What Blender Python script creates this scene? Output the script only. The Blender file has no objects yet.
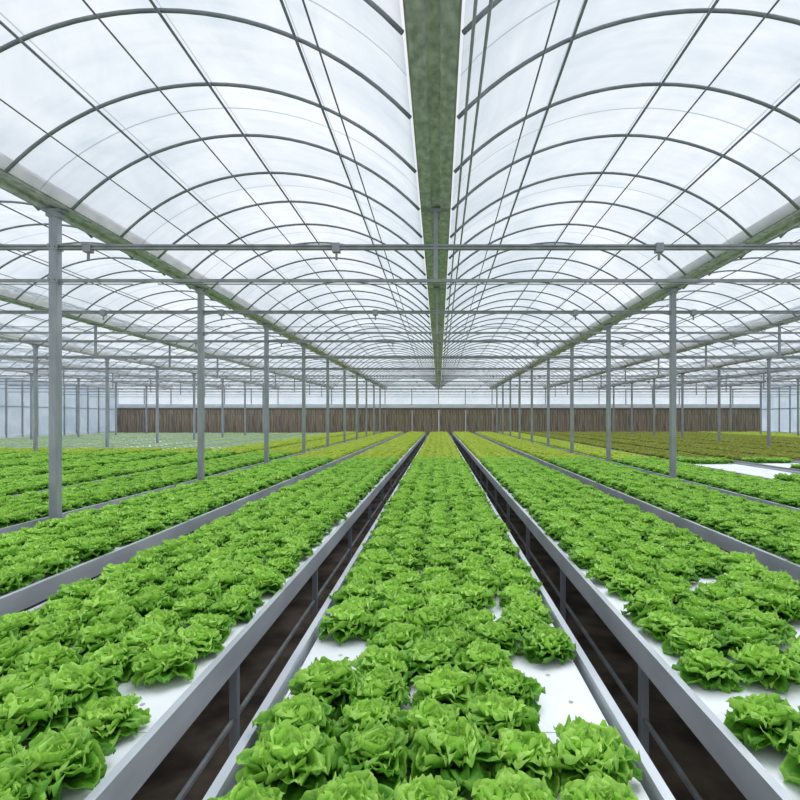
import bpy, bmesh, math, random
from mathutils import Vector, noise
random.seed(7)
S = bpy.context.scene
C = S.collection
PI = math.pi
# ---------------------------------------------------------------- layout (metres)
W = 4.6            # bay width
D = 3.95           # frame spacing
Y0 = 6.45          # first frame
YE = Y0 + 10*D     # back wall
ZB = 0.75          # bench top
GZ = 4.52          # gutter underside
PITCH = 1.84
HW = 0.75
CAMZ = 2.0
# ---------------------------------------------------------------- materials
def mat(name):
    m = bpy.data.materials.new(name); m.use_nodes = True
    nt = m.node_tree; nt.nodes.clear()
    out = nt.nodes.new('ShaderNodeOutputMaterial')
    return m, nt, out
def N(nt, t, **kw):
    n = nt.nodes.new(t)
    for k, v in kw.items(): setattr(n, k, v)
    return n
def noisy(name, c1, c2, scale=5, rough=.6, metal=0, stretch=(1,1,1), bump=0, detail=4, lo=.35, hi=.65):
    m, nt, out = mat(name); L = nt.links.new
    tc = N(nt,'ShaderNodeTexCoord'); mp = N(nt,'ShaderNodeMapping'); mp.inputs['Scale'].default_value = stretch
    nz = N(nt,'ShaderNodeTexNoise'); nz.inputs['Scale'].default_value = scale; nz.inputs['Detail'].default_value = detail
    cr = N(nt,'ShaderNodeValToRGB'); cr.color_ramp.elements[0].position = lo; cr.color_ramp.elements[1].position = hi
    cr.color_ramp.elements[0].color = (*c1,1); cr.color_ramp.elements[1].color = (*c2,1)
    b = N(nt,'ShaderNodeBsdfPrincipled'); b.inputs['Roughness'].default_value = rough; b.inputs['Metallic'].default_value = metal
    L(tc.outputs['Object'], mp.inputs[0]); L(mp.outputs[0], nz.inputs['Vector']); L(nz.outputs['Fac'], cr.inputs[0])
    L(cr.outputs[0], b.inputs['Base Color']); L(b.outputs[0], out.inputs[0])
    if bump:
        bp = N(nt,'ShaderNodeBump'); bp.inputs['Strength'].default_value = bump; bp.inputs['Distance'].default_value = .02
        L(nz.outputs['Fac'], bp.inputs['Height']); L(bp.outputs[0], b.inputs['Normal'])
    return m
M = {}
M['galv'] = noisy('galvanised', (.28,.30,.33), (.37,.39,.42), 9, .5, .25, (1,1,.3))
M['hoop'] = noisy('hoop_steel', (.17,.19,.21), (.25,.27,.29), 6, .5, .3)
M['chord'] = noisy('chord_steel', (.24,.25,.27), (.34,.35,.37), 6, .5, .3)
M['gutter'] = noisy('gutter_zinc', (.36,.345,.38), (.68,.65,.69), 14, .6, 0, (1,.6,1), detail=7)
M['clamp'] = noisy('clamp_strip', (.36,.35,.34), (.50,.49,.47), 5, .6)
M['rail'] = noisy('rail_steel', (.42,.45,.49), (.58,.61,.65), 4, .38, .2, (1,.3,1))
M['leg'] = noisy('leg_steel', (.22,.24,.25), (.34,.36,.37), 6, .6, .1)
M['foam'] = noisy('foam_raft', (.76,.79,.81), (.87,.88,.90), 3, .7, 0, bump=.1)
M['hole'] = noisy('hole_grey', (.38,.38,.34), (.55,.54,.48), 20, .9)
M['soil'] = noisy('soil', (.06,.045,.034), (.24,.185,.14), 2.5, .85, 0, bump=.6, detail=8)
M['pad'] = noisy('cooling_pad', (.18,.14,.105), (.38,.31,.24), 3, .9, 0, (5,5,.35), detail=6, lo=.4, hi=.6)
M['padtop'] = noisy('pad_header', (.10,.09,.08), (.16,.145,.12), 3, .7)
M['white'] = noisy('white_sheet', (.72,.77,.82), (.84,.88,.92), 1.5, .6)

def film(name, trans, c1, c2, seam=None):
    m, nt, out = mat(name); L = nt.links.new
    tc = N(nt,'ShaderNodeTexCoord')
    mp = N(nt,'ShaderNodeMapping'); mp.inputs['Scale'].default_value = (1,.8,1)
    oi = N(nt,'ShaderNodeObjectInfo')
    L(tc.outputs['Object'], mp.inputs['Vector']); 
    cb = N(nt,'ShaderNodeCombineXYZ'); ml = N(nt,'ShaderNodeMath', operation='MULTIPLY'); ml.inputs[1].default_value = 40
    L(oi.outputs['Random'], ml.inputs[0]); L(ml.outputs[0], cb.inputs[0]); L(cb.outputs[0], mp.inputs['Location'])
    nz = N(nt,'ShaderNodeTexNoise'); nz.inputs['Scale'].default_value = .6; nz.inputs['Detail'].default_value = 9; nz.inputs['Roughness'].default_value = .66
    nz.inputs['Distortion'].default_value = .9
    L(mp.outputs[0], nz.inputs['Vector'])
    cr = N(nt,'ShaderNodeValToRGB'); cr.color_ramp.elements[0].position = .34; cr.color_ramp.elements[1].position = .62
    cr.color_ramp.elements[0].color = (*c1,1); cr.color_ramp.elements[1].color = (*c2,1)
    L(nz.outputs['Fac'], cr.inputs[0])
    col = cr.outputs[0]
    mp2 = N(nt,'ShaderNodeMapping'); mp2.inputs['Scale'].default_value = (1.2,7,1.2); L(tc.outputs['Object'], mp2.inputs['Vector'])
    n2 = N(nt,'ShaderNodeTexNoise'); n2.inputs['Scale'].default_value = .9; n2.inputs['Detail'].default_value = 5; L(mp2.outputs[0], n2.inputs['Vector'])
    c2r = N(nt,'ShaderNodeValToRGB'); c2r.color_ramp.elements[0].position = .33; c2r.color_ramp.elements[0].color = (.93,.945,.955,1); c2r.color_ramp.elements[1].position = .52; c2r.color_ramp.elements[1].color = (1,1,1,1)
    L(n2.outputs['Fac'], c2r.inputs[0])
    mm = N(nt,'ShaderNodeMixRGB', blend_type='MULTIPLY'); mm.inputs[0].default_value = 1; L(col, mm.inputs[1]); L(c2r.outputs[0], mm.inputs[2]); col = mm.outputs[0]
    if seam:
        sx = N(nt,'ShaderNodeSeparateXYZ'); L(tc.outputs['Object'], sx.inputs[0])
        for ax, sp, wd in (('Y',seam,.010),('X',1.15,.010)):
            d = N(nt,'ShaderNodeMath', operation='DIVIDE'); d.inputs[1].default_value = sp; L(sx.outputs[ax], d.inputs[0])
            f = N(nt,'ShaderNodeMath', operation='FRACT'); L(d.outputs[0], f.inputs[0])
            lt = N(nt,'ShaderNodeMath', operation='LESS_THAN'); lt.inputs[1].default_value = wd; L(f.outputs[0], lt.inputs[0])
            mx = N(nt,'ShaderNodeMixRGB'); mx.inputs[2].default_value = (.5,.55,.58,1)
            L(lt.outputs[0], mx.inputs[0]); L(col, mx.inputs[1]); col = mx.outputs[0]
    tr = N(nt,'ShaderNodeBsdfTransparent'); tl = N(nt,'ShaderNodeBsdfTranslucent'); df = N(nt,'ShaderNodeBsdfDiffuse')
    L(col, tr.inputs[0]); L(col, tl.inputs[0]); L(col, df.inputs[0])
    m1 = N(nt,'ShaderNodeMixShader'); m1.inputs[0].default_value = .2; L(tl.outputs[0], m1.inputs[1]); L(df.outputs[0], m1.inputs[2])
    m2 = N(nt,'ShaderNodeMixShader'); m2.inputs[0].default_value = trans; L(m1.outputs[0], m2.inputs[1]); L(tr.outputs[0], m2.inputs[2])
    L(m2.outputs[0], out.inputs[0])
    return m
M['film'] = film('roof_film', .74, (.74,.79,.83), (.94,.96,.98), 1.975)
M['sheet'] = film('wall_sheet', .45, (.74,.82,.89), (.88,.93,.97))

def leafmat(name, dark, mid, light):
    m, nt, out = mat(name); L = nt.links.new
    at = N(nt,'ShaderNodeAttribute', attribute_name='tone')
    oi = N(nt,'ShaderNodeObjectInfo')
    ad = N(nt,'ShaderNodeMath', operation='MULTIPLY_ADD'); ad.inputs[1].default_value = .20
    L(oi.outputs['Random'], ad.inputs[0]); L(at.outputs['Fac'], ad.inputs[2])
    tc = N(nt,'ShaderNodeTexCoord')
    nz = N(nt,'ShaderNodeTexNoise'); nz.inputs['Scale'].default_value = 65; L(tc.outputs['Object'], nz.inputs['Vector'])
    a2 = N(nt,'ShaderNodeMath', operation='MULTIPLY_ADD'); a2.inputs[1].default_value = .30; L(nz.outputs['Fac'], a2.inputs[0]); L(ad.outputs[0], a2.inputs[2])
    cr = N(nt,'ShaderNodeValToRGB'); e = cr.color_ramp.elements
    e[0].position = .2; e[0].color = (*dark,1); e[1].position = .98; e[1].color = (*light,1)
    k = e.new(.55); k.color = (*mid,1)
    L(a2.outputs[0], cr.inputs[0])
    b = N(nt,'ShaderNodeBsdfPrincipled'); b.inputs['Roughness'].default_value = .45
    b.inputs['Specular IOR Level'].default_value = .3
    bp = N(nt,'ShaderNodeBump'); bp.inputs['Strength'].default_value = .5; bp.inputs['Distance'].default_value = .006
    L(nz.outputs['Fac'], bp.inputs['Height']); L(bp.outputs[0], b.inputs['Normal'])
    tl = N(nt,'ShaderNodeBsdfTranslucent')
    L(cr.outputs[0], b.inputs['Base Color']); L(cr.outputs[0], tl.inputs[0])
    mx = N(nt,'ShaderNodeMixShader'); mx.inputs[0].default_value = .3
    L(b.outputs[0], mx.inputs[1]); L(tl.outputs[0], mx.inputs[2]); L(mx.outputs[0], out.inputs[0])
    return m
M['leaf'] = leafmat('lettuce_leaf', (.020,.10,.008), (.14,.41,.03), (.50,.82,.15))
M['leafyellow'] = leafmat('lettuce_leaf_lime', (.22,.38,.02), (.42,.60,.05), (.68,.80,.14))
M['leafolive'] = leafmat('lettuce_leaf_olive', (.13,.16,.02), (.27,.33,.045), (.46,.50,.10))
M['leafpale'] = leafmat('seedling_leaf', (.34,.52,.18), (.50,.72,.28), (.68,.84,.42))

# ---------------------------------------------------------------- helpers
def box(bm, x0,x1,y0,y1,z0,z1):
    v = [bm.verts.new(p) for p in ((x0,y0,z0),(x1,y0,z0),(x1,y1,z0),(x0,y1,z0),(x0,y0,z1),(x1,y0,z1),(x1,y1,z1),(x0,y1,z1))]
    for f in ((0,3,2,1),(4,5,6,7),(0,1,5,4),(1,2,6,5),(2,3,7,6),(3,0,4,7)): bm.faces.new([v[i] for i in f])
def tube(bm, pts, r, n=8):
    pts = [Vector(p) for p in pts]; rings = []
    for i, p in enumerate(pts):
        a = pts[max(i-1,0)]; b = pts[min(i+1,len(pts)-1)]; t = (b-a).normalized()
        up = Vector((0,0,1)) if abs(t.z) < .9 else Vector((0,1,0))
        if abs(t.y) < .5 and abs(t.z) < .99: up = Vector((0,1,0))
        s = t.cross(up).normalized(); u = s.cross(t)
        rings.append([bm.verts.new(p + s*r*math.cos(2*PI*k/n) + u*r*math.sin(2*PI*k/n)) for k in range(n)])
    for A, B in zip(rings, rings[1:]):
        for k in range(n): bm.faces.new((A[k],A[(k+1)%n],B[(k+1)%n],B[k])).smooth = True
    bm.faces.new(rings[0][::-1]); bm.faces.new(rings[-1])
def prism(bm, prof, y0, y1):      # profile (x,z) swept along y
    a = [bm.verts.new((x,y0,z)) for x,z in prof]; b = [bm.verts.new((x,y1,z)) for x,z in prof]
    n = len(prof)
    for i in range(n): bm.faces.new((a[i],a[(i+1)%n],b[(i+1)%n],b[i]))
    bm.faces.new(a[::-1]); bm.faces.new(b)
def me(name, bm, m):
    bmesh.ops.recalc_face_normals(bm, faces=bm.faces)
    d = bpy.data.meshes.new(name); bm.to_mesh(d); bm.free()
    for x in (m if isinstance(m,(list,tuple)) else [m]): d.materials.append(x)
    return d
def obj(name, data, parent=None, loc=(0,0,0), rot=0):
    o = bpy.data.objects.new(name, data); C.objects.link(o); o.location = loc; o.rotation_euler.z = rot
    if parent: o.parent = parent
    return o
def tag(o, label, cat=None, group=None, kind=None):
    o['label'] = label
    if cat: o['category'] = cat
    if group: o['group'] = group
    if kind: o['kind'] = kind
    return o
def mk(fn):
    bm = bmesh.new(); fn(bm); return bm
ONES = ['','first','second','third','fourth','fifth','sixth','seventh','eighth','ninth','tenth','eleventh','twelfth','thirteenth','fourteenth','fifteenth','sixteenth','seventeenth','eighteenth','nineteenth']
TENS = {2:('twentieth','twenty'),3:('thirtieth','thirty'),4:('fortieth','forty'),5:('fiftieth','fifty')}
def od(n):
    if n < 20: return ONES[n]
    t, o = divmod(n,10)
    return TENS[t][0] if o == 0 else TENS[t][1]+'-'+ONES[o]
def side(x): return 'left' if x < 0 else 'right'

# ---------------------------------------------------------------- setting
fl = obj('floor', me('floor', mk(lambda b: box(b,-45,45,-3,70,-.1,0)), M['soil'])); tag(fl,'dark bare soil floor under the benches','floor',kind='structure')

CX = -0.04
x_in = .20
half = W/2 - x_in; rise = 5.42-4.52
R = (half*half+rise*rise)/(2*rise)
def arch_z(dx, off=0):  # dx from bay centre
    return 5.42 - R + math.sqrt(max((R+off)**2-dx*dx,0))
def arch_pts(off=0, n=22):
    a = math.asin(half/R); out = []
    for i in range(n+1):
        t = -a + 2*a*i/n
        out.append(((R+off)*math.sin(t), 5.42-R+(R+off)*math.cos(t)))
    return out
def bay_name(j):
    k = j+1 if j >= 0 else -j
    return f"{od(k)} bay {'right' if j>=0 else 'left'} of the centre gutter"
def film_bm(bm):
    P = [(max(-half,min(half,x)),z) for x,z in arch_pts(.03)]
    ys = [0.2, YE]
    r = [[bm.verts.new((x,y,z)) for x,z in P] for y in ys]
    for k in range(len(P)-1): bm.faces.new((r[0][k],r[0][k+1],r[1][k+1],r[1][k])).smooth = True
fm = me('vault_film', mk(film_bm), M['film'])
for j in range(-6,6):
    o = obj('ceiling', fm, None, (CX+(j+.5)*W,0,0))
    tag(o, f'translucent white film vault over the {bay_name(j)}', 'roof', kind='structure')

# back wall
def gable(bm):
    for j in range(-6,6):
        P = arch_pts(.0)
        cx = CX+(j+.5)*W
        top = [(cx-W/2,GZ)] + [(cx+x,z) for x,z in P] + [(cx+W/2,GZ)]
        v = [bm.verts.new((x,YE,z)) for x,z in top]
        b = [bm.verts.new((x,YE,3.2)) for x,z in top]
        for k in range(len(top)-1): bm.faces.new((b[k],b[k+1],v[k+1],v[k]))
wb = obj('wall_back', me('wall_back', mk(gable), M['sheet'])); tag(wb,'translucent gable sheeting above the brown cooling pads','wall',kind='structure')
obj('wall_back_band', me('band', mk(lambda b: box(b,-6*W,6*W,YE-.05,YE+.05,2.86,3.2)), M['white']), wb)
obj('wall_back_base', me('wbase', mk(lambda b: box(b,-6*W,6*W,YE-.05,YE+.05,0,.55)), M['white']), wb)
mull = me('mullion', mk(lambda b: box(b,-.035,.035,-.04,.04,0,1.35)), M['galv'])
for i in range(-11,12): obj('mullion', mull, wb, (CX+i*W/2,YE-.09,3.2))
# cooling pads
padm = me('pad_core', mk(lambda b: box(b,-W/4+.03,W/4-.03,-.1,.1,.55,2.7)), M['pad'])
padh = me('pad_header', mk(lambda b: box(b,-W/4,W/4,-.13,.13,2.7,2.86)), M['padtop'])
padf = me('pad_frame', mk(lambda b: (box(b,-W/4,-W/4+.05,-.14,.14,.55,2.7))), M['galv'])
for i in range(24):
    x = -6*W + (i+.5)*W/2
    t = obj('cooling_pad', None, None, (x,YE-.2,0))
    tag(t, f'brown cooling pad panel along the back wall, {od(i+1)} from the left', 'cooling pad', 'cooling pads along the back wall')
    obj('pad_core', padm, t); obj('header', padh, t); obj('frame_edge', padf, t)
# side walls
for s, nm in ((-1,'left'),(1,'right')):
    X = s*6*W
    w = obj('wall_'+nm, me('wall_'+nm, mk(lambda b: box(b,X-.01,X+.01,14,YE,.9,4.6)), M['sheet'])); tag(w,f'translucent {nm} side wall of the greenhouse','wall',kind='structure')
    obj('knee_wall', me('knee', mk(lambda b: box(b,X-.06,X+.06,14,YE,0,.9)), M['white']), w)
    for z in (2.7,4.44): obj('side_rail', me('srail', mk(lambda b: box(b,min(X-s*.10,X-s*.02),max(X-s*.10,X-s*.02),14,YE,z,z+.08)), M['galv']), w)
    mm = me('side_mullion', mk(lambda b: box(b,-.04,.04,-.04,.04,0,4.5)), M['galv'])
    for k in range(24):
        y = 14.2 + k*D/3
        if y < YE: obj('mullion', mm, w, (X-s*.06,y,0))

# ---------------------------------------------------------------- gutters
gp = [(-.165,.19),(-.165,.0),(-.06,0),(-.046,.03),(.046,.03),(.06,0),(.165,.0),(.165,.19)]
gm = me('gutter_channel', mk(lambda b: prism(b, gp, .3, YE-.1)), M['gutter'])
gc = me('gutter_clamp', mk(lambda b: box(b,-.008,.008,.3,YE-.1,.02,.15)), M['clamp'])
gj = me('gutter_joint', mk(lambda b: box(b,-.17,.17,-.05,.05,-.008,.0)), M['galv'])
for i in range(-5,6):
    t = obj('gutter', None, None, (CX+i*W,0,GZ))
    tag(t, 'green-grey metal gutter beam straight overhead along the middle of the roof' if i==0 else f'green-grey metal roof gutter, {od(abs(i))} to the {side(i)} of the centre gutter', 'gutter', 'roof gutters')
    obj('channel', gm, t)
    obj('film_clamp', gc, t, (-.173,0,0)); obj('film_clamp', gc, t, (.173,0,0))
    for k in range(10): 
        if k*D+Y0 > abs(i)*W*1.1: obj('bracket', gj, t, (0,Y0+k*D,0))
for k,(x,z) in enumerate(((.21,4.38),(.30,4.41))):
    b = bmesh.new(); tube(b,[(0,.3,0),(0,YE-.3,0)],.011,8)
    tag(obj('control_pipe', me('control_pipe', b, M['galv']), None, (x,0,z)), ['thin steel pipe running just right of the centre gutter, the one nearer it','thin steel pipe right of the centre gutter, the one further from it'][k],'pipe','thin pipes beside the centre gutter')

# ---------------------------------------------------------------- hoops
hb = bmesh.new(); tube(hb, [(x,0,z) for x,z in arch_pts(0,26)], .018, 8)
hoopm = me('hoop', hb, M['hoop'])
HS = D/4
hl = []
for j in range(-6,6):
    inner = (j if j>=0 else -j-1)*W
    n = 0
    for q in range(-5, 40):
        y = Y0 + q*HS
        if y < inner/.82 - .2: continue
        n += 1
        hl.append((y + inner*.2, j, y, n))
hl.sort()
for _, j, y, n in hl[:300]:
    o = obj('roof_hoop', hoopm, None, (CX+(j+.5)*W,y,0))
    tag(o, f'curved steel roof hoop, {od(n)} from the front, {bay_name(j)}', 'roof hoop', f'roof hoops of the {bay_name(j)}')
hb = bmesh.new()
for _, j, y, n in hl[300:]:
    tube(hb, [(CX+(j+.5)*W+x,y,z) for x,z in arch_pts(0,12)], .020, 5)
tag(obj('far_roof_hoops', me('far_hoops', hb, M['hoop'])), 'the furthest curved roof hoops crowding toward the back wall', 'roof hoops', None, 'stuff')
# purlins
pb = bmesh.new(); tube(pb, [(0,.3,0),(0,YE-.1,0)], .013, 8); purm = me('purlin', pb, M['hoop'])
pos = {0:'left',1:'middle',2:'right'}
for j in range(-6,6):
    for q,dx in enumerate((-W*.25,0,W*.25)):
        o = obj('purlin', purm, None, (CX+(j+.5)*W+dx,0,arch_z(dx,-.031)))
        tag(o, f'thin lengthwise purlin, {pos[q]} one in the {bay_name(j)}', 'purlin', 'roof purlins')
# tension wires lying over the tie beams
wbm = bmesh.new(); tube(wbm, [(0,.3,0),(0,YE-.2,0)], .006, 5); wm = me('wire', wbm, M['hoop'])
for j in range(-6,6):
    for q,dx in enumerate((-W*.36,-W*.12,W*.12,W*.36)):
        o = obj('tension_wire', wm, None, (CX+(j+.5)*W+dx,0,4.10))
        tag(o, f'taut thin wire, {od(q+1)} from left in the {bay_name(j)}', 'wire', 'taut wires under the roof')
# cross wires halfway between the tie beams, gutter to gutter
cwm = me('cross_wire', mk(lambda b: tube(b,[(-W+.2,0,0),(W-.2,0,0)],.009,6)), M['hoop'])
for i in (-4,-2,0,2,4):
    for k in range(3 if abs(i)==4 else 0,9):
        o = obj('cross_wire', cwm, None, (CX+i*W,Y0+(k+.5)*D,4.115))
        wh = 'middle span' if i==0 else f"{'next' if abs(i)==2 else 'outer'} span to the {side(i)}"
        tag(o, f'thin steel cross wire between tie beams, {od(k+1-(3 if abs(i)==4 else 0))} from the front, {wh}', 'wire', f'cross wires of the {wh}')

# ---------------------------------------------------------------- posts
pw = .052
def shaft(bm):
    c = .012
    pr = [(-pw+c,-pw),(pw-c,-pw),(pw,-pw+c),(pw,pw-c),(pw-c,pw),(-pw+c,pw),(-pw,pw-c),(-pw,-pw+c)]
    a = [bm.verts.new((x,y,.02)) for x,y in pr]; b = [bm.verts.new((x,y,4.46)) for x,y in pr]
    for i in range(8): bm.faces.new((a[i],a[(i+1)%8],b[(i+1)%8],b[i]))
    bm.faces.new(a[::-1]); bm.faces.new(b)
shm = me('post_shaft', mk(shaft), M['galv'])
def brk(bm):
    box(bm,-.11,.11,-.07,.07,4.48,4.512)
    box(bm,-.07,.07,-.07,.07,4.42,4.48)
bkm = me('top_bracket', mk(brk), M['galv'])
def colr(z): return lambda bm: box(bm,-.058,.058,-.058,.058,z-.035,z+.035)
cms = [me('chord_bracket', mk(colr(z)), M['galv']) for z in (3.66,4.06)]
def bolts(z):
    def f(bm):
        for x in (-.03,.03):
            tube(bm,[(x,-.058,z),(x,-.072,z)],.010,6)
    return f
bts = [me('bolt', mk(bolts(z)), M['leg']) for z in (3.66,4.06)]
bpm = me('base_plate', mk(lambda b: box(b,-.13,.13,-.13,.13,0,.02)), M['leg'])
rown = {1:'inner',3:'middle',5:'outer'}
for i in (-5,-3,-1,1,3,5):
    k0 = {1:0,3:2,5:5}[abs(i)]
    for k in range(k0,10):
        t = obj('support_post', None, None, (CX+i*W,Y0+k*D,0))
        tag(t, f'square galvanised post, {od(k-k0+1)} from the front in the {rown[abs(i)]} {side(i)} row', 'post', f'posts of the {rown[abs(i)]} {side(i)} row')
        obj('shaft', shm, t); obj('top_bracket', bkm, t); obj('base_plate', bpm, t)
        for q in (0,1):
            c = obj('chord_bracket', cms[q], t)
            if k < 5: obj('bolts', bts[q], c)
# ---------------------------------------------------------------- tie beams
g = .06
tcm = me('top_chord', mk(lambda b: (box(b,-W+g,W-g,-.03,.03,.375,.392), box(b,-W+g,W-g,-.03,.03,.412,.432), box(b,-W+g,W-g,-.012,.012,.392,.412))), M['chord'])
bcm = me('bottom_chord', mk(lambda b: box(b,-W+g,W-g,-.018,.018,-.018,.018)), M['chord'])
kpm = me('king_post', mk(lambda b: (box(b,-.025,.025,-.025,.025,.018,.85), box(b,-.07,.07,-.04,.04,.83,.85))), M['galv'])
cpm = me('clamp', mk(lambda b: (box(b,-.045,.045,-.04,.04,.34,.45))), M['galv'])
hkm = me('hook_rod', mk(lambda b: (box(b,-.012,.012,-.012,.012,.25,.34))), M['leg'])
tch = me('top_chord_half', mk(lambda b: (box(b,-W/2+g,W/2-g,-.03,.03,.375,.435))), M['chord'])
bch = me('bottom_chord_half', mk(lambda b: box(b,-W/2+g,W/2-g,-.022,.022,-.022,.022)), M['chord'])
for i in (-4,-2,0,2,4):
    k0 = {0:0,2:0,4:2}[abs(i)]
    for k in range(k0,10):
        t = obj('tie_beam', None, None, (CX+i*W,Y0+k*D,3.66))
        wh = 'middle span' if i==0 else f"{'next' if abs(i)==2 else 'outermost full'} span to the {side(i)}"
        tag(t, f'horizontal double-bar tie beam, {od(k-k0+1)} from the front, {wh}', 'tie beam', f'tie beams of the {wh}')
        obj('top_chord', tcm, t); obj('bottom_chord', bcm, t); obj('king_post', kpm, t)
        for x in (-4.2,-1.2,2.7):
            c = obj('clamp', cpm, t, (x,0,0))
            if k < 3: obj('hook_rod', hkm, c)
for s in (-1,1):
    for k in range(5,10):
        t = obj('tie_beam', None, None, (s*5.5*W,Y0+k*D,3.66))
        tag(t, f'short tie beam reaching the {side(s)} side wall, {od(k-4)} from the front', 'tie beam', f'short tie beams at the {side(s)} wall')
        obj('top_chord', tch, t); obj('bottom_chord', bch, t)

# ---------------------------------------------------------------- benches
BY0, BY1 = .9, YE-1.2
def bname(i):
    if i == 0: return 'middle bench'
    return f"{od(abs(i))} bench to the {side(i)}"
def pt(px,py): 
    s = (py-418)/1.22
    return ((px-439)/s, 533/s)
plants = []     # x, y, kind, bench, row, col
RP = .245
for i in range(-14,15):
    bx = i*PITCH
    for r in range(int((BY1-BY0-.3)/RP)):
        y = BY0+.2+r*RP
        if abs(bx) > y*.82+3.2: continue
        for c in range(5):
            x = bx + (c-2)*.265 + (.03 if r%2 else -.03) + random.uniform(-.03,.03)
            yy = y + random.uniform(-.035,.035)
            kind = 'green'
            if y > 15.2:
                if -4 <= i <= 3: kind = 'lime'
                elif i > 3: kind = 'olive'
                else: kind = 'pale' if y > 20 else ('green' if y < 18 else 'lime')
            if kind == 'lime' and i in (-3,-4) and y < 18: kind = 'green'
            if kind == 'olive' and i > 11: kind = 'lime'
            if i == 4 and 10.8 < y < 14.4: kind = 'none'
            if i == 5 and 13.0 < y < 14.8: kind = 'none'
            if kind == 'green' and y > 4 and random.random() < (.012 if i > 0 else .003): kind = 'none'
            plants.append([x,yy,kind,i,r,c])
for p in ((325,672),(316,652),(557,690),(562,668),(565,706),(487,618),(712,592),(714,578),(795,640),(778,628),(790,702),(720,702),(182,690),(288,597),(640,605)):
    x,y = pt(*p)
    q = min((q for q in plants if q[2]=='green'), key=lambda q:(q[0]-x)**2+(q[1]-y)**2)
    if math.hypot(q[0]-x,q[1]-y) < .24: q[2] = 'none'
plants = [tuple(p) for p in plants]
def raft_bm(i):
    bx = i*PITCH
    bm = bmesh.new()
    y = BY0+.02
    while y < BY1-.1:
        y2 = min(y+1.2,BY1-.02)
        box(bm,-HW+.06,HW-.06,y+.003,y2-.003,ZB-.05,ZB); y = y2
    n0 = len(bm.faces)
    for (x,yy,kd,b,r,c) in plants:
        if b==i and kd=='none' and yy < 17:
            vs = [bm.verts.new((x-bx+.011*math.cos(a*PI/4),yy+.011*math.sin(a*PI/4),ZB+.002)) for a in range(8)]
            bm.faces.new(vs)
    bm.faces.ensure_lookup_table()
    for f in bm.faces[n0:]: f.material_index = 1
    return bm
def rail_prof(s):
    return [(s*(HW),ZB+.04),(s*(HW),ZB-.10),(s*(HW-.02),ZB-.10),(s*(HW-.02),ZB-.06),(s*(HW-.036),ZB-.06),(s*(HW-.036),ZB+.04)]
railm = {s: me('rail', mk(lambda b: (prism(b, rail_prof(s), BY0, BY1))), M['rail']) for s in (-1,1)}
traym = me('tray', mk(lambda b: box(b,-HW+.045,HW-.045,BY0,BY1,ZB-.10,ZB-.052)), M['leg'])
legm = me('bench_leg', mk(lambda b: (box(b,-.022,.022,-.022,.022,.01,ZB-.10), box(b,-.045,.045,-.045,.045,0,.012))), M['galv'])
crm = me('cross_bar', mk(lambda b: box(b,-HW+.06,HW-.06,-.02,.02,ZB-.15,ZB-.10)), M['galv'])
strm = {s: me('stretcher', mk(lambda b: box(b,min(s*(HW-.07),s*(HW-.05)),max(s*(HW-.07),s*(HW-.05)),BY0+.1,BY1-.1,.30,.322)), M['leg']) for s in (-1,1)}
def frame_all(bm):
    y = BY0+.15
    while y < BY1:
        for s in (-1,1): box(bm,s*(HW-.06)-.025,s*(HW-.06)+.025,y-.025,y+.025,0,ZB-.10)
        box(bm,-HW+.06,HW-.06,y-.02,y+.02,ZB-.15,ZB-.10); y += 1.95
frm = me('leg_frame', mk(frame_all), M['galv'])
for i in range(-14,15):
    t = obj('growing_bench', None, None, (i*PITCH,0,0))
    tag(t, 'long middle growing bench with white foam rafts, directly ahead' if i==0 else f'long steel-railed growing bench with white rafts, the {bname(i)} of the middle', 'growing bench', 'growing benches')
    obj('raft', me('raft', raft_bm(i), [M['foam'],M['hole']]), t)
    for s in (-1,1): obj('rail', railm[s], t)
    obj('tray', traym, t)
    if abs(i) <= 2:
        for s in (-1,1): obj('stretcher', strm[s], t)
        y = BY0+.15
        while y < BY1:
            for s in (-1,1): obj('leg', legm, t, (s*(HW-.06),y,0))
            obj('cross_bar', crm, t, (0,y,0)); y += 1.95
    else: obj('leg_frame', frm, t)

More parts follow.
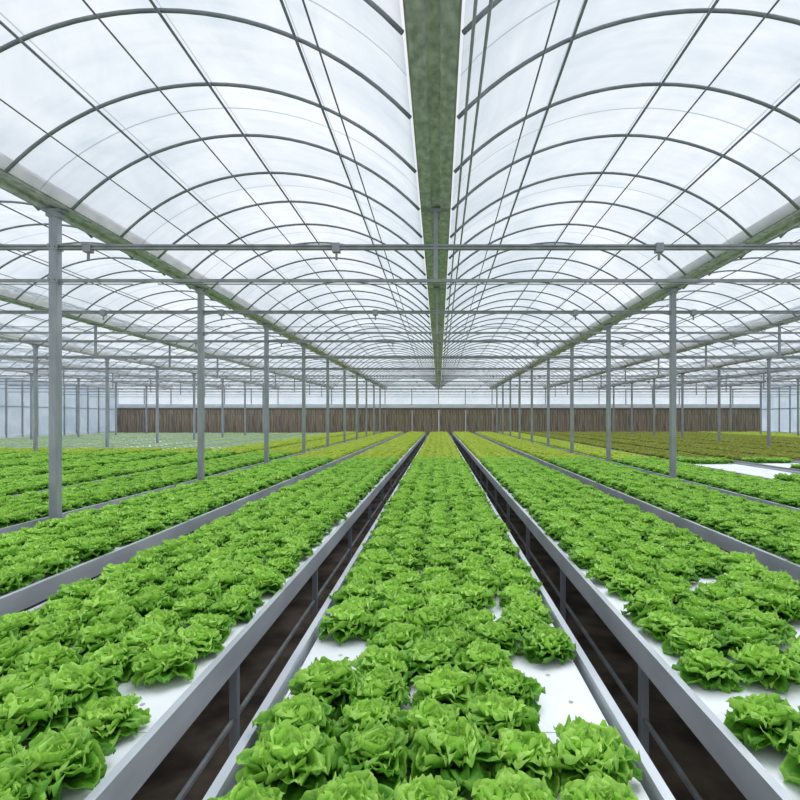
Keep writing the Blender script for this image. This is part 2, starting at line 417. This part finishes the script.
# ---------------------------------------------------------------- lettuce
def lettuce(seed, rings, nu=11, nv=13):
    rnd = random.Random(seed)
    bm = bmesh.new(); tl = bm.verts.layers.float.new('tone')
    for (n, e0, e1, L, Wd, tone, z0) in rings:
        ph = rnd.uniform(0,6.28)
        for k in range(n):
            az = ph + 2*PI*k/n + rnd.uniform(-.25,.25)
            l = L*rnd.uniform(.84,1.14); w = Wd*rnd.uniform(.86,1.16); ee0 = e0+rnd.uniform(-.12,.12); ee1 = e1+rnd.uniform(-.32,.32)
            tn = tone + rnd.uniform(-.10,.10); p1 = rnd.uniform(0,6.28); p2 = rnd.uniform(0,6.28); tw = rnd.uniform(-.38,.38); lob = rnd.uniform(0,6.28)
            K = 24; cl = [(.012,z0,ee0)]
            for a in range(1,K+1):
                u = a/K; el = ee0 + (ee1-ee0)*u**1.5
                cl.append((cl[-1][0]+l/K*math.cos(el), cl[-1][1]+l/K*math.sin(el), el))
            def pos(u):
                f = max(0,min(.9999,u))*K; i0 = int(f); t = f-i0
                A, B = cl[i0], cl[i0+1]
                return [A[q]*(1-t)+B[q]*t for q in range(3)]
            grid = []
            for a in range(nu+1):
                u = (a/nu)**.8
                row = []
                for b in range(nv+1):
                    v = 2*b/nv-1
                    ue = u*(1-.30*abs(v)**2.2) * (1-.035*u*(1+math.sin(8*v+lob)))
                    r,z,el = pos(ue)
                    wu = w*(.28 + .72*math.sin(min(ue*1.4,1)*PI/2)**1.1)
                    if ue > .62: wu *= math.sqrt(max(.05,1-((ue-.62)/.5)**2))
                    ed = max(abs(v)**2, max(0,(u-.65)/.35)**1.5)
                    am = .0145*ed*(.35+.65*ue)
                    ang = math.atan2(v, 1.05-ue)
                    ru = am*math.sin(8*ang+p1+6*ue) + am*.55*math.sin(15*ang+p2+5*ue) + .0040*math.sin(13*ue+6*v+p1)
                    cup = .5*wu*v*v*(1-.4*ue)
                    nrm = ru+cup
                    pr = r - math.sin(el)*nrm; pz = z + math.cos(el)*nrm + tw*wu*v*.4
                    ps = wu*v*(1+.04*math.sin(14*ue+p2))
                    X = pr*math.cos(az) - ps*math.sin(az); Y = pr*math.sin(az) + ps*math.cos(az)
                    vt = bm.verts.new((X,Y,max(pz,.003)))
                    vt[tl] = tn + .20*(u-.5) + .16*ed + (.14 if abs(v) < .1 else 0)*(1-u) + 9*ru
                    row.append(vt)
                grid.append(row)
            for a in range(nu):
                for b in range(nv):
                    bm.faces.new((grid[a][b],grid[a][b+1],grid[a+1][b+1],grid[a+1][b])).smooth = True
    return bm
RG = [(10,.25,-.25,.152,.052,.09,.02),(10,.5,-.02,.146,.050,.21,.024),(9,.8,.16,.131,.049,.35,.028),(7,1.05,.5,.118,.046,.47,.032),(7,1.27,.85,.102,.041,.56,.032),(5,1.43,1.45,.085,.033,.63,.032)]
LET = []
for s in range(6):
    bm = lettuce(10+s, RG)
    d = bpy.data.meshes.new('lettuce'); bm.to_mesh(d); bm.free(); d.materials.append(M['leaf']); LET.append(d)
NV = 6
green = [p for p in plants if p[2]=='green']
def vis(p):
    x,y = p[0],p[1]
    sc = 533/y
    px = 439+x*sc; py = 418+1.15*sc
    return -10 < px < 810 and py < 812
gv = sorted([p for p in green if vis(p)], key=lambda p: (p[0]**2+p[1]**2))
ind = gv[:300]; inds = set(ind)
rows = {}
for p in ind: rows.setdefault((p[3],p[4]),[]).append(p)
firstrow = {}
for (b,r) in rows: firstrow[b] = min(firstrow.get(b,999),r)
protos = {}
for (b,r),ps in sorted(rows.items()):
    ps.sort()
    for n,p in enumerate(ps):
        v = random.randrange(NV)
        o = obj('lettuce', LET[v], None, (p[0],p[1],ZB+.001), random.uniform(0,6.28))
        s = random.uniform(.92,1.14); o.scale = (s,s,s*random.uniform(.95,1.15))
        o.rotation_euler.x = random.uniform(-.07,.07); o.rotation_euler.y = random.uniform(-.07,.07)
        protos.setdefault(v,o)
        tag(o, f'leafy green lettuce, {od(n+1)} from left in the {od(r-firstrow[b]+1)} visible row, {bname(b)}', 'lettuce', f'lettuce heads on the {bname(b)}')

def scatter(name, pts, material, label, smin, smax, zs=1):
    d = bpy.data.meshes.new(name); d.from_pydata([(p[0],p[1],ZB+.001) for p in pts],[],[])
    sc = []; ro = []; vi = []
    for k in range(len(pts)):
        s = random.uniform(smin,smax); sc += [s,s,s*zs*random.uniform(.95,1.15)]; ro += [random.uniform(-.07,.07),random.uniform(-.07,.07),random.uniform(0,6.28)]; vi.append(random.randrange(NV))
    d.attributes.new('sc','FLOAT_VECTOR','POINT'); d.attributes['sc'].data.foreach_set('vector', sc)
    d.attributes.new('ro','FLOAT_VECTOR','POINT'); d.attributes['ro'].data.foreach_set('vector', ro)
    d.attributes.new('vi','INT','POINT'); d.attributes['vi'].data.foreach_set('value', vi)
    d.materials.append(material); d.update()
    o = obj(name, d); tag(o, label, 'lettuce', None, 'stuff')
    ng = bpy.data.node_groups.new(name,'GeometryNodeTree')
    ng.interface.new_socket('Geometry', in_out='INPUT', socket_type='NodeSocketGeometry'); ng.interface.new_socket('Geometry', in_out='OUTPUT', socket_type='NodeSocketGeometry')
    gi = ng.nodes.new('NodeGroupInput'); go = ng.nodes.new('NodeGroupOutput'); L = ng.links.new
    jn = ng.nodes.new('GeometryNodeJoinGeometry')
    for v in range(NV):
        oi = ng.nodes.new('GeometryNodeObjectInfo'); oi.transform_space = 'ORIGINAL'; oi.inputs['Object'].default_value = protos[v]; oi.inputs['As Instance'].default_value = True
        L(oi.outputs['Geometry'], jn.inputs[0])
    ip = ng.nodes.new('GeometryNodeInstanceOnPoints'); ip.inputs['Pick Instance'].default_value = True
    def na(nm, ty):
        n = ng.nodes.new('GeometryNodeInputNamedAttribute'); n.data_type = ty; n.inputs['Name'].default_value = nm
        return n.outputs['Attribute']
    L(gi.outputs[0], ip.inputs['Points']); L(jn.outputs[0], ip.inputs['Instance'])
    L(na('vi','INT'), ip.inputs['Instance Index']); L(na('sc','FLOAT_VECTOR'), ip.inputs['Scale'])
    e2r = ng.nodes.new('FunctionNodeEulerToRotation'); L(na('ro','FLOAT_VECTOR'), e2r.inputs[0]); L(e2r.outputs[0], ip.inputs['Rotation'])
    sm = ng.nodes.new('GeometryNodeSetMaterial'); sm.inputs['Material'].default_value = material
    L(ip.outputs[0], sm.inputs['Geometry']); L(sm.outputs[0], go.inputs[0])
    md = o.modifiers.new('scatter','NODES'); md.node_group = ng
    return o
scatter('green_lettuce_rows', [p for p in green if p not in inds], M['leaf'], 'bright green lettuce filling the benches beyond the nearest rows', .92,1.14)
scatter('lime_lettuce_rows', [p for p in plants if p[2]=='lime'], M['leafyellow'], 'yellow-green lettuce on the far ends of the central benches', .85,1.05)
scatter('olive_lettuce_rows', [p for p in plants if p[2]=='olive'], M['leafolive'], 'olive brown lettuce on the far benches to the right', .85,1.05)
scatter('seedling_rows', [p for p in plants if p[2]=='pale'], M['leafpale'], 'pale small seedlings on white rafts at the far left', .42,.58,.55)

# ---------------------------------------------------------------- light
w = bpy.data.worlds.new('World'); S.world = w; w.use_nodes = True
nt = w.node_tree; nt.nodes.clear(); L = nt.links.new
tc = N(nt,'ShaderNodeTexCoord'); nz = N(nt,'ShaderNodeTexNoise'); nz.inputs['Scale'].default_value = 2.2; nz.inputs['Detail'].default_value = 5
cr = N(nt,'ShaderNodeValToRGB'); cr.color_ramp.elements[0].position = .35; cr.color_ramp.elements[1].position = .62
cr.color_ramp.elements[0].color = (.74,.81,.88,1); cr.color_ramp.elements[1].color = (.94,.965,1,1)
bg = N(nt,'ShaderNodeBackground'); bg.inputs[1].default_value = .98; ow = N(nt,'ShaderNodeOutputWorld')
L(tc.outputs['Generated'], nz.inputs[0]); L(nz.outputs[0], cr.inputs[0]); L(cr.outputs[0], bg.inputs[0]); L(bg.outputs[0], ow.inputs[0])
sl = bpy.data.lights.new('sun','SUN'); sl.energy = 3.3; sl.angle = .8; so = bpy.data.objects.new('sun', sl); C.objects.link(so)
so.rotation_euler = (math.radians(-28), math.radians(18), 0); so.location = (0,0,20)
S.view_settings.view_transform = 'Standard'
# ---------------------------------------------------------------- camera
cd = bpy.data.cameras.new('cam'); cam = bpy.data.objects.new('cam', cd); C.objects.link(cam)
cam.location = (0,0,CAMZ); cam.rotation_euler = (PI/2,0,0); cd.lens = 24; cd.sensor_width = 36
cd.shift_x = -39/800; cd.shift_y = 18/800; cd.clip_start = .05; cd.clip_end = 300
S.camera = cam
